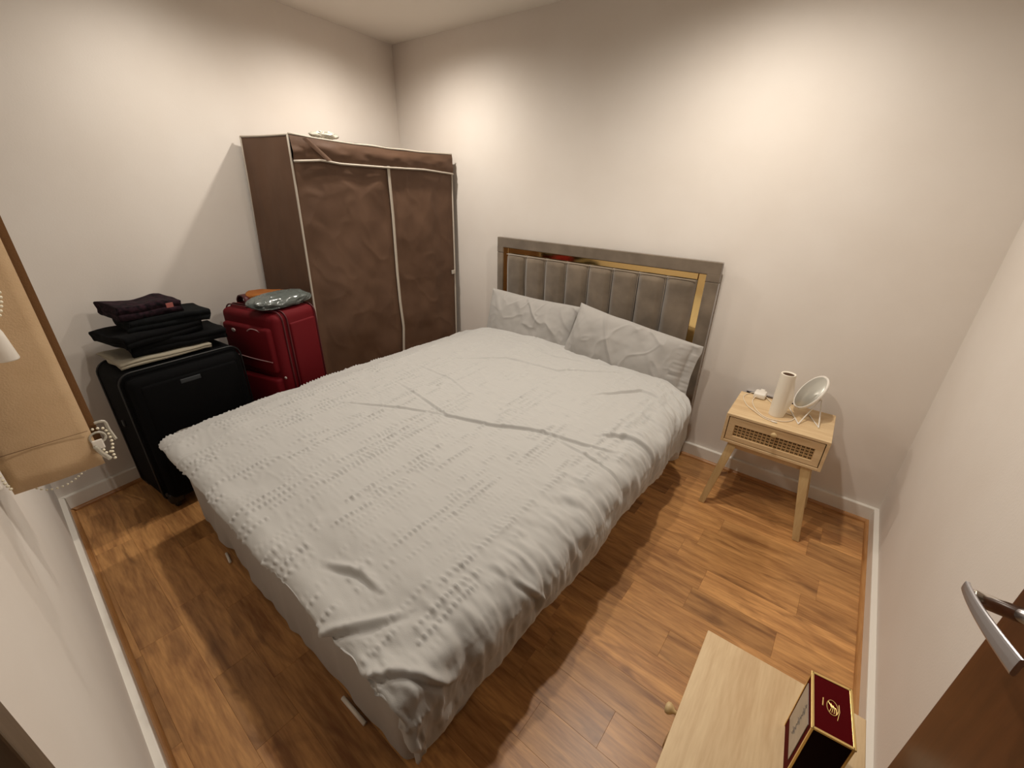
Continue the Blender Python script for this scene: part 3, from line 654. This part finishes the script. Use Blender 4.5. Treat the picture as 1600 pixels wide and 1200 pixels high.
for sx in (-1, 1):
    for sy in (-1, 1):
        wh = bpy.data.objects.new('wheel', None)
        lathe('wheel', [(0, -.012), (0.016, -.012), (0.022, -.008), (0.022, .008), (0.016, .012), (0, .012)], M['blacktrim'], bs, 20, loc=(sx * (D2_ - .04), sy * (W2_ - .035), 0.0225), mtx=Matrix.Rotation(PI / 2, 4, 'X'))
        bpy.data.objects.remove(wh)
        rbox('corner_guard', sx * (D2_ - .04) - .028, sx * (D2_ - .04) + .028, sy * (W2_ - .035) - .028, sy * (W2_ - .035) + .028, 0.028, 0.085, M['blacktrim'], bs, 0.012)
tube('top_handle', [(0.0, -.09, .668), (0.0, -.085, .685), (0, -.05, .690), (0, .05, .690), (0, .085, .685), (0, .09, .668)], 0.009, M['blackcase'], bs, 8, sub=4)

# red case: local -y is the front (pocket) face
ra = math.radians(15)
rc = thing('suitcase', 'large red fabric suitcase between the black suitcase and the wardrobe', 'suitcase', (0.555, -1.372, 0), ra)
w_, d_ = 0.2, 0.135; HH = 0.81
rbox('body', -w_, w_, -d_ + .05, d_, 0.03, HH, M['redcase'], rc, 0.04)
rbox('front_panel', -w_ + .004, w_ - .004, -d_ + .01, -d_ + .09, 0.035, HH - .012, M['redcase'], rc, 0.032)
rbox('upper_pocket', -w_ + .03, w_ - .04, -d_ - .014, -d_ + .03, 0.50, HH - .075, M['redcase'], rc, 0.016)
rbox('lower_pocket', -w_ + .03, w_ - .035, -d_ - .022, -d_ + .03, 0.09, 0.475, M['redcase'], rc, 0.018)
rbox('side_pad', w_ - .01, w_ + .008, -d_ + .085, d_ - .03, 0.30, HH - .06, M['redcase'], rc, 0.008)
for yy_ in (-d_ + .05, -d_ + .075, d_ - .02):
    pts = [(x, yy_, z) for _, x, z in loopzx(0, -w_ - .002, w_ + .002, 0.03, HH + .001, 0.045)]
    tube('piping', pts, 0.0038, M['redtrim'], rc, 6, True)
tube('zip', [(-w_ + .06, -d_ - .012, HH - .24), (0.02, -d_ - .016, HH - .245), (w_ - .05, -d_ - .012, HH - .245)], 0.0026, M['zip'], rc, 6, sub=5)
tube('zip', [(0.015, -d_ - .014, HH - .10), (0.045, -d_ - .014, HH - .085), (.09, -d_ - .012, HH - .088), (.125, -d_ - .01, HH - .11)], 0.003, M['zip'], rc, 6, sub=5)
lathe('badge', [(0.014, 0), (0.014, .003), (.010, .005), (0, .005)], M['badge'], rc, 28, loc=(-0.085, -d_ - .013, HH - .108), mtx=Matrix.Scale(0.7, 4, (0, 0, 1)) @ Matrix.Rotation(PI / 2, 4, 'X'))
lathe('lock_button', [(0.007, 0), (0.007, .004), (0, .005)], M['badge'], rc, 20, loc=(w_ - .012, -d_ + .012, HH - .33), mtx=Matrix.Rotation(PI / 2, 4, 'X'))
V, F = [], []
hp = smoothpath([(-0.170, -0.02, HH - .012), (-0.165, -0.025, HH + .012), (-.140, -0.03, HH + .036), (-0.09, -0.045, HH + .044), (-0.062, -.055, HH + .03), (-0.055, -.06, HH - .01)], 6)
for i, pnt in enumerate(hp):
    q = hp[min(i + 1, len(hp) - 1)] - hp[max(i - 1, 0)]; q.normalize(); nn_ = Vector((-q.z, 0, q.x))
    for a, b in ((-.016, -.004), (.016, -.004), (.016, .004), (-.016, .004)): V.append(pnt + Vector((0, a, 0)) + nn_ * b)
for i in range(len(hp) - 1):
    for k in range(4): F.append((i * 4 + k, i * 4 + (k + 1) % 4, (i + 1) * 4 + (k + 1) % 4, (i + 1) * 4 + k))
mobj('top_handle', V, F, M['redtrim'], rc, True)
for sx in (-1, 1):
    for sy in (-1, 1):
        lathe('wheel', [(0, -.011), (0.015, -.011), (0.02, -.007), (0.02, .007), (0.015, .011), (0, .011)], M['blacktrim'], rc, 20, loc=(sx * (w_ - .035), sy * (d_ - .035), 0.0205), mtx=Matrix.Rotation(PI / 2, 4, 'Y'))
# folded clothes: a serpentine of cloth swept along its width
def folded(name, w_, d_, layers, th, m, loc, rz, label, cat, seed, amp=0.004, group=None, parent=None, tilt=0.0):
    path = []; hgt = th * 1.02
    for k in range(layers):
        z = k * hgt; a, b = (-d_ / 2, d_ / 2) if k % 2 == 0 else (d_ / 2, -d_ / 2)
        for i in range(15): path.append((a + (b - a) * i / 14, z))
        if k < layers - 1:
            sg = 1 if k % 2 == 0 else -1
            for i in range(1, 6): an = -PI / 2 + PI * i / 6; path.append((b + sg * hgt / 2 * math.cos(an), z + hgt / 2 + hgt / 2 * math.sin(an)))
    P = np.array(path); tg = np.gradient(P, axis=0); tg /= np.linalg.norm(tg, axis=1)[:, None]; nr = np.stack([-tg[:, 1], tg[:, 0]], 1)
    o1 = P + nr * th * .47; o2 = P - nr * th * .47; ring = np.concatenate([o1, o2[::-1]]); n = len(ring)
    us = np.concatenate([[-w_ / 2 + th * .2], np.linspace(-w_ / 2, w_ / 2, 26), [w_ / 2 - th * .2]])
    cen = np.concatenate([P, P[::-1]])
    X, Y, Z = [], [], []
    for j, u_ in enumerate(us):
        rr_ = cen if j in (0, len(us) - 1) else ring
        a = u_ + 0.008 * vnoise(rr_[:, 0] * 18, rr_[:, 1] * 60, seed) * (1 if abs(u_) > w_ * .4 else 0)
        wv = amp * fbm(np.full(n, u_ * 12.0), rr_[:, 0] * 10, seed + 1, 2) + amp * 1.5 * vnoise(np.full(n, u_ * 6.0), rr_[:, 0] * 5, seed + 2)
        sag = -0.10 * np.maximum(np.abs(u_) - w_ * .42, 0) - 0.25 * np.maximum(np.abs(rr_[:, 0]) - d_ * .46, 0)
        X.append(a); Y.append(rr_[:, 0] + 0.01 * vnoise(np.full(n, u_ * 9.0), rr_[:, 1] * 40, seed + 3)); Z.append(rr_[:, 1] + th * .5 + wv * (0.35 + rr_[:, 1] / (layers * th)) + sag + abs(amp) * 1.0)
    X, Y, Z = np.array(X), np.array(Y), np.array(Z)
    o = gridmesh(name, X.T, Y.T, Z.T, m, parent, True, wrapu=True)
    if parent is None: tag(o, label, cat, group)
    o.location = loc; o.rotation_euler = (0, tilt, rz)
    return o
zt = 0.683
r6 = math.radians(96)
folded('folded_cloth', 0.34, 0.25, 2, 0.010, M['cream'], (0.535, -1.865, zt), r6, 'cream folded cloth lying directly on top of the black suitcase', 'clothes', 3, 0.003)
folded('folded_trousers', 0.36, 0.23, 2, 0.022, M['blackcloth'], (0.52, -1.785, zt + .026), r6 - .1, 'black folded garment at the bottom of the dark pile, above the cream cloth', 'clothes', 9, 0.005)
folded('folded_shirt', 0.31, 0.24, 2, 0.021, M['blackcloth'], (0.525, -1.865, zt + .074), r6 + .15, 'black folded garment with pointed corners in the middle of the dark pile', 'clothes', 15, 0.005)
folded('folded_jeans', 0.30, 0.20, 2, 0.021, M['jean'], (0.505, -1.80, zt + .120), r6 - .08, 'charcoal folded jeans with a rolled end under the patterned bundle', 'clothes', 21, 0.003)
pb = folded('folded_dress', 0.235, 0.18, 2, 0.029, M['pattern'], (0.495, -1.86, zt + .166), r6 + .05, 'dark patterned folded garment at the very top of the clothes pile', 'clothes', 27, 0.006)
ol = box('care_label', 0.045, 0.072, -0.122, -0.118, 0.034, 0.054, M['redlabel'], pb, 0.001); ol['label'] = 'small pinkish red label'
# on the red case
oc = folded('folded_scarf', 0.19, 0.10, 2, 0.022, M['orange'], (0.505, -1.335, HH + .003), ra + 0.75, 'orange folded cloth tucked behind the grey bag on the red suitcase', 'clothes', 33, 0.004)
gb = blob('plastic_bag', 0, 0, 0, 0.078, 0.155, 0.034, M['greybag'], 8, 0.16, nu=90, nv=50, freq=2.6, flat=0.25, sq=0.75, sharp=True)
gb.location = (0.640, -1.335, HH + .034); gb.rotation_euler = (0, 0.05, math.radians(12))
tag(gb, 'glossy grey plastic bag lying on top of the red suitcase', 'plastic bag')

# ------------------------------------------------------------------ bedside tables
def bedside(loc, rz, label, grain):
    """origin: floor, centre; front faces local -y; 0.388 wide, 0.288 deep, 0.50 high"""
    t = thing('bedside_table', label, 'bedside table', loc, rz, 'matching light oak bedside tables')
    W, Dp, z0, z1, th = 0.194, 0.144, 0.358, 0.5, 0.012
    mm = M['oak_x']
    box('top', -W, W, -Dp, Dp, z1 - th, z1, mm, t, 0.0015)
    box('side_panel', -W, -W + th, -Dp, Dp, z0, z1 - th, mm, t, 0.001); box('side_panel', W - th, W, -Dp, Dp, z0, z1 - th, mm, t, 0.001)
    box('bottom_panel', -W + th, W - th, -Dp, Dp, z0, z0 + th, mm, t, 0.001); box('back_panel', -W + th, W - th, Dp - .006, Dp, z0 + th, z1 - th, mm, t)
    dwr = bpy.data.objects.new('drawer', None); C.objects.link(dwr); dwr.parent = t
    a, b, c, d = -W + th + .003, W - th - .003, z0 + th + .003, z1 - th - .003
    la, lb, lc, ld = a + .027, b - .027, c + .022, d - .034
    y0, y1 = -Dp + .003, -Dp + .015
    bm = bmesh.new()
    bx(bm, a, b, y0, y1, ld, d, .001); bx(bm, a, b, y0, y1, c, lc, .001); bx(bm, a, la, y0, y1, lc, ld, .0008); bx(bm, lb, b, y0, y1, lc, ld, .0008)
    bmo('drawer_front', bm, mm, dwr)
    box('drawer_box', a + .002, b - .002, y1 + .006, Dp - .02, c + .004, d - .01, M['shadowgap'], dwr)  # solid block in the shade colour, so the cane holes read dark
    # woven cane webbing with open holes
    bm = bmesh.new(); yc = y0 + .006
    nx, nz = 19, 4; px = (lb - la) / nx; pz = (ld - lc) / nz
    for i in range(nx + 1):
        x = la + i * px; bx(bm, x - .0034, x + .0034, yc - .0008, yc + .0008, lc, ld)
        if i < nx: bx(bm, x + px / 2 - .0008, x + px / 2 + .0008, yc - .0002, yc + .0012, lc, ld)
    for k in range(nz + 1):
        z = lc + k * pz; bx(bm, la, lb, yc - .0016, yc, z - .0030, z + .0030)
    bmo('cane_webbing', bm, M['cane'], dwr)
    lathe('knob', [(0.0045, 0), (0.0042, .008), (.009, .013), (.0115, .018), (.0105, .023), (.006, .0255), (0, .026)], M['oak_leg'], dwr, 24, loc=(0, y0, d - .018), mtx=Matrix.Rotation(PI / 2, 4, 'X'))
    for sy in (-1, 1): box('rail', -W + .05, W - .05, sy * (Dp - .03) - .009, sy * (Dp - .03) + .009, z0 - .03, z0, mm, t, .001)
    for sx in (-1, 1):
        for sy in (-1, 1):
            tp = Vector((sx * (W - .052), sy * (Dp - .03), z0 - .001)); bt = Vector((sx * (W + .008), sy * (Dp + .004 if sy < 0 else Dp - .012), 0.0))
            bm = bmesh.new(); rings = []
            for P, hw_ in ((tp, .0185), (bt, .0135)):
                rings.append([bm.verts.new((P.x + ex_ * hw_, P.y + ey_ * hw_, P.z)) for ex_, ey_ in ((-1, -1), (1, -1), (1, 1), (-1, 1))])
            bm.faces.new(rings[0]); bm.faces.new(rings[1][::-1])
            for i in range(4): bm.faces.new((rings[0][i], rings[0][(i + 1) % 4], rings[1][(i + 1) % 4], rings[1][i]))
            bmesh.ops.bevel(bm, geom=list(bm.edges), offset=.003, segments=2, profile=.5, affect='EDGES')
            bmo('leg', bm, M['oak_leg'], t)
    return t
bedside((2.808, -0.222, 0), 0.02, 'light oak bedside table with a cane drawer, between the bed and the far right corner', 'x')
bedside((3.005, -1.687, 0), -PI / 2 + 0.015, 'light oak bedside table against the right wall with a maroon box on it', 'y')

# things on the first bedside table (top z = 0.5)
# white paper roll with a loose flap
ro = thing('paper_roll', 'white paper roll standing upright on the bedside table beside the round mirror', 'paper roll', (2.788, -0.245, 0.5))
V = []; F = []; seg = 64; turns = 1.0; rr0 = 0.0285; hgt = 0.196
u = np.linspace(0, 1, 80); v = np.linspace(0, 1, 24); U, Vv = np.meshgrid(u, v, indexing='ij')
an = 2 * PI * U * 1.12 - 0.9; rad = rr0 + 0.0012 * U
flap = np.clip((U - 0.93) / 0.07, 0, 1) * (0.020 * (1 - Vv) * 0 + 0.018 * np.clip(1.0 - np.abs(Vv - 0.45) / 0.45, 0, 1))
rad = rad + flap
gridmesh('sheet', rad * np.cos(an), rad * np.sin(an), 0.0008 + hgt * Vv, M['paper'], ro, True)
lathe('core', [(0.0268, 0.0006), (0.0284, 0.0006), (0.0284, hgt + .001), (0.0272, hgt + .003), (0.0222, hgt + .001), (0.0216, hgt - .004)], M['paper'], ro, 48, cap=False)
lathe('tube', [(0, .002), (0.0216, .002), (0.0216, hgt - .002), (0.0209, hgt - .002), (0.0209, .004), (0, .004)], M['core'], ro, 40)
# round tabletop mirror on a bent wire stand
mi = thing('table_mirror', 'small round white mirror on a bent wire stand on the bedside table', 'mirror', (2.90, -0.2, 0.5))
o3 = Vector((2.90, -0.2, 0.5))
mc = Vector((2.882, -0.150, 0.606)); J = Vector((2.925, -0.12, 0.573))
F1, F2 = Vector((2.878, -0.278, 0.5025)), Vector((2.950, -0.258, 0.5025)); K1_, K2_ = Vector((2.816, -0.112, 0.5025)), Vector((2.905, -0.155, 0.5025))
V, F = tubemesh(smoothpath([K1_ - o3, (K1_ + F1 * 9) / 10 - o3, F1 - o3, (F1 * 9 + J) / 10 - o3, J - o3], 4), 0.0023, 8)
V, F = tubemesh(smoothpath([K2_ - o3, (K2_ + F2 * 9) / 10 - o3, F2 - o3, (F2 * 9 + J) / 10 - o3, J - o3 + Vector((.004, 0, .0))], 4), 0.0023, 8, False, V, F)
mobj('wire_stand', V, F, M['whiteplastic'], mi, True)
view = (mc - CAMLOC).normalized()
nrm = Vector((-0.814, -0.296, 0.50)).normalized()
q = nrm.to_track_quat('Z', 'Y').to_matrix().to_4x4(); q.translation = mc - o3
lathe('frame', [(0, -.008), (.080, -.008), (.0865, -.005), (.0865, .004), (.083, .0055), (.079, .003), (0, .003)], M['whiteplastic'], mi, 64, mtx=q)
lathe('mirror_glass', [(0.0788, .0032), (0.0786, .0045), (0, .0045)], M['mirror'], mi, 64, mtx=q)
jj = mc - nrm * .008 - o3
tube('hinge', [J - o3, (J - o3) * .5 + jj * .5 + Vector((.012, .0, -.004)), jj + (J - o3 - jj) * .25], 0.006, M['whiteplastic'], mi, 10, sub=4)
# wall socket just behind the table and the charger plugged in
so = thing('wall_socket', 'black and steel wall socket right behind the bedside table', 'wall socket', (2.73, -0.0, 0.43))
box('face_plate', -.106, .106, -.010, -.0005, -.043, .052, M['steel'], so, .002)
box('insert', -.103, -.012, -.014, -.008, -.035, .050, M['black'], so, .001); box('insert', .060, .082, -.014, -.008, -.035, .050, M['black'], so, .001); box('insert', .086, .102, -.014, -.008, -.035, .050, M['black'], so, .001)
ch = thing('phone_charger', 'white plug charger with a looped white cable on the bedside table', 'charger', (2.70, -0.10, 0.5))
rbox('plug_body', -.030, .020, -.030, .028, .002, .028, M['whiteplastic'], ch, .006, 3)
rbox('plug_neck', -.014, .006, .026, .060, .006, .022, M['whiteplastic'], ch, .003, 3)
cabp = [(2.684, -.130, .513), (2.678, -.150, .508), (2.682, -.19, .503), (2.71, -.255, .5025), (2.76, -.308, .5025), (2.822, -.300, .5025), (2.852, -.262, .5025), (2.852, -.215, .5025), (2.80, -.190, .5028), (2.742, -.122, .5045), (2.70, -.062, .5045), (2.655, -.080, .5028), (2.635, -.15, .5025), (2.668, -.235, .5025), (2.715, -.290, .5065), (2.755, -.320, .5030), (2.788, -.329, .5030)]
tube('cable', [Vector(q_) - Vector((2.70, -.10, .5)) for q_ in cabp], 0.0019, M['cable'], ch, 8, sub=8)
tube('cable_connector', [Vector(q_) - Vector((2.70, -.10, .5)) for q_ in [(2.784, -.329, .5035), (2.806, -.332, .5035)]], 0.0034, M['whiteplastic'], ch, 10)
# maroon gift box on the second table
gx = thing('gift_box', 'maroon box with gold edges and a silver label on the near bedside table', 'box', (3.058, -1.645, 0.5), math.radians(6))
bw, bd, bh = 0.0265, 0.0485, 0.160
box('carton', -bw, bw, -bd, bd, 0.0005, bh, M['maroon'], gx, .0006)
box('front_shade', -bw + .003, bw - .003, -bd - .0008, -bd + .001, .004, bh - .004, M['maroonshade'], gx)  # thin sheet painting shade onto the box face turned from the lamps
bm = bmesh.new(); e = .0021
for sx in (-1, 1):
    bx(bm, sx * bw - e, sx * bw + e, -bd - e, bd + e, bh - e, bh + .0012, .0006)
    for sy in (-1, 1): bx(bm, sx * bw - (e if sx > 0 else .0012), sx * bw + (e if sx < 0 else .0012), sy * bd - (e if sy > 0 else .0012), sy * bd + (e if sy < 0 else .0012), .001, bh, .0004)
for sy in (-1, 1): bx(bm, -bw, bw, sy * bd - e, sy * bd + e, bh - e, bh + .0012, .0006)
bmo('gold_edging', bm, M['goldfoil'], gx)
box('label_panel', -bw - .0012, -bw - .0001, -bd + .015, bd - .008, .035, bh - .020, M['silvercard'], gx)
V, F = [], []
for k in range(9):   # faint line of handwriting-like script on the label
    z = .050 + k * .0095; V, F = tubemesh([(-bw - .0014, .006 + .004 * math.sin(k * 1.9), z), (-bw - .0014, -.004 + .003 * math.cos(k * 2.3), z + .006), (-bw - .0014, .003, z + .0095)], .00045, 5, False, V, F)
mobj('script', V, F, M['ink'], gx)
V, F = [], []   # gold emblem: tilted oval with a sweeping stroke and a tiny line under it
zz0 = bh + .0006
V, F = tubemesh([(.0 + .0075 * math.cos(a), .0 + .0125 * math.sin(a), zz0) for a in [i * 2 * PI / 26 for i in range(26)]], .0007, 5, True, V, F)
for k in range(4): V, F = tubemesh([(-.005 + .003 * k, .008 - .002 * k, zz0), (-.001 + .002 * k, 0, zz0), (-.004 + .003 * k, -.009, zz0)], .0006, 5, False, V, F)
V, F = tubemesh([(.009, .010, zz0), (.0095, -.002, zz0), (.006, -.018, zz0)], .0006, 5, False, V, F)
V, F = tubemesh([(-.012, .010, zz0), (-.013, -.004, zz0)], .0009, 5, False, V, F)
mobj('emblem', V, F, M['goldfoil'], gx)

# ------------------------------------------------------------------ vertical blind
vb = thing('vertical_blind', 'tan fabric vertical blind slats bunched at the window with bead chains', 'blind', (1.75, -2.30, 2.12))
OB = Vector((1.75, -2.30, 2.12))
box('headrail', WX0 - .05 - OB.x, 1.90 - OB.x, -.028, .012, -.005, .035, M['whiteplastic'], vb, .003)
def slat(x, yc, ang, wdt, zb, m, seed):
    u = np.linspace(-1, 1, 9); v = np.linspace(0, 1, 40); U, Vv = np.meshgrid(u, v, indexing='ij')
    yl = U * wdt / 2; bow = 0.003 * (1 - U ** 2) + 0.0012 * vnoise(U * 2, Vv * 6, seed)
    X = bow * math.cos(ang) + yl * math.sin(ang); Y = yl * math.cos(ang) - bow * math.sin(ang)
    o = gridmesh('slat', x - OB.x + X, yc - OB.y + Y, zb - OB.z + (2.11 - zb) * Vv, m, vb, True)
    sd = o.modifiers.new('s', 'SOLIDIFY'); sd.thickness = 0.0008
    return o
f0 = slat(1.783, -2.297, 0.0, 0.130, 0.858, M['blind'], 1)
sm_ = tube('hem_seam', [(1.7868 - OB.x, -2.360 - OB.y, .940 - OB.z), (1.7885 - OB.x, -2.30 - OB.y, .941 - OB.z), (1.7872 - OB.x, -2.236 - OB.y, .940 - OB.z)], 0.0006, M['seam'], vb, 5)
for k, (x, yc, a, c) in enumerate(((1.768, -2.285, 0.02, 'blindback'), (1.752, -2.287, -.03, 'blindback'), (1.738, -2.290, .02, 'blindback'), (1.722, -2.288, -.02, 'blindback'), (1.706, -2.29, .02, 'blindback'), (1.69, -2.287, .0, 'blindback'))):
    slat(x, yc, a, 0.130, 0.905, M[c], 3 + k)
# bottom weights and clips at the room-side edge
box('weight', .033, .037, .062, .079, .893 - 2.12, .915 - 2.12, M['whiteplastic'], vb, .002)
tube('weight_clip', [(1.790 - OB.x, -2.236 - OB.y, .905 - OB.z), (1.791 - OB.x, -2.230 - OB.y, .885 - OB.z), (1.789 - OB.x, -2.222 - OB.y, .868 - OB.z)], .004, M['clear'], vb, 8, sub=4)
tube('weight_clip', smoothpath([(1.775 - OB.x, -2.222 - OB.y, .947 - OB.z), (1.775 - OB.x, -2.207 - OB.y, .945 - OB.z), (1.775 - OB.x, -2.205 - OB.y, .925 - OB.z), (1.775 - OB.x, -2.201 - OB.y, .90 - OB.z)], 4), .0028, M['clear'], vb, 8)
tube('weight_clip', [(1.783 - OB.x, -2.226 - OB.y + .012 * math.cos(a), .918 - OB.z + .012 * math.sin(a)) for a in [i * 2 * PI / 16 for i in range(16)]], .0022, M['clear'], vb, 6, True)
def beads(name, pts, r, gap, m=M['bead_w'], parent=vb):
    P = smoothpath(pts, 24); d = 0; out = [P[0]]
    for i in range(1, len(P)):
        d += (P[i] - P[i - 1]).length
        if d >= gap: out.append(P[i]); d = 0
    bm = bmesh.new()
    for p_ in out: bmesh.ops.create_icosphere(bm, subdivisions=2, radius=r, matrix=Matrix.Translation(p_ - OB))
    o = bmo(name, bm, m, parent, True); o['kind'] = 'stuff'
    return o
beads('bead_chain', [(1.775, -2.228, .935), (1.775, -2.212, .930), (1.776, -2.208, .905), (1.776, -2.212, .882), (1.777, -2.222, .876), (1.777, -2.226, .89)], .0028, .0078)
beads('bead_chain', [(1.740, -2.235, .86), (1.735, -2.262, .835), (1.73, -2.295, .815), (1.728, -2.325, .818), (1.727, -2.345, .84)], .0021, .0068)
beads('bead_chain', [(1.777, -2.214, .876), (1.777, -2.214, .858)], .0028, .0075)
beads('bead_chain', [(1.79, -2.364, .93), (1.79, -2.3655, .90), (1.785, -2.362, .872)], .0028, .0078)
# control chain and the white cord weight, hanging nearer the doorway
tp = (2.02, -2.345)
beads('control_chain', [(1.85, -2.285, 2.08), (1.85, -2.280, 1.5), (1.85, -2.272, 1.30), (1.85, -2.262, 1.24), (1.85, -2.272, 1.20), (1.85, -2.286, 1.188)], .0026, .0066)
lathe('cord_weight', [(0.0, .0), (.0135, .0), (.0142, .002), (.0095, .045), (.005, .062), (0, .064)], M['whiteplastic'], vb, 28, loc=(1.85 - OB.x, -2.288 - OB.y, 1.125 - OB.z))

# ------------------------------------------------------------------ ceiling downlights
first = None
for (lx, ly, e), where in zip(LAMPS, ('nearest the far corner by the wardrobe', 'above the head of the bed near the bedside table', 'above the suitcases', 'above the foot of the bed by the doorway')):
    t = thing('ceiling_downlight', 'small round recessed ceiling spotlight ' + where, 'ceiling light', (lx, ly, CEIL), 0, 'recessed ceiling spotlights')
    lathe('ring', [(.030, -.002), (.044, -.002), (.044, -.006), (.040, -.008), (.030, -.005)], M['skirt'], t, 40, cap=False)
    lathe('lens', [(0, -.003), (.030, -.003), (.030, -.0015), (0, -.0015)], M['glow'], t, 32)
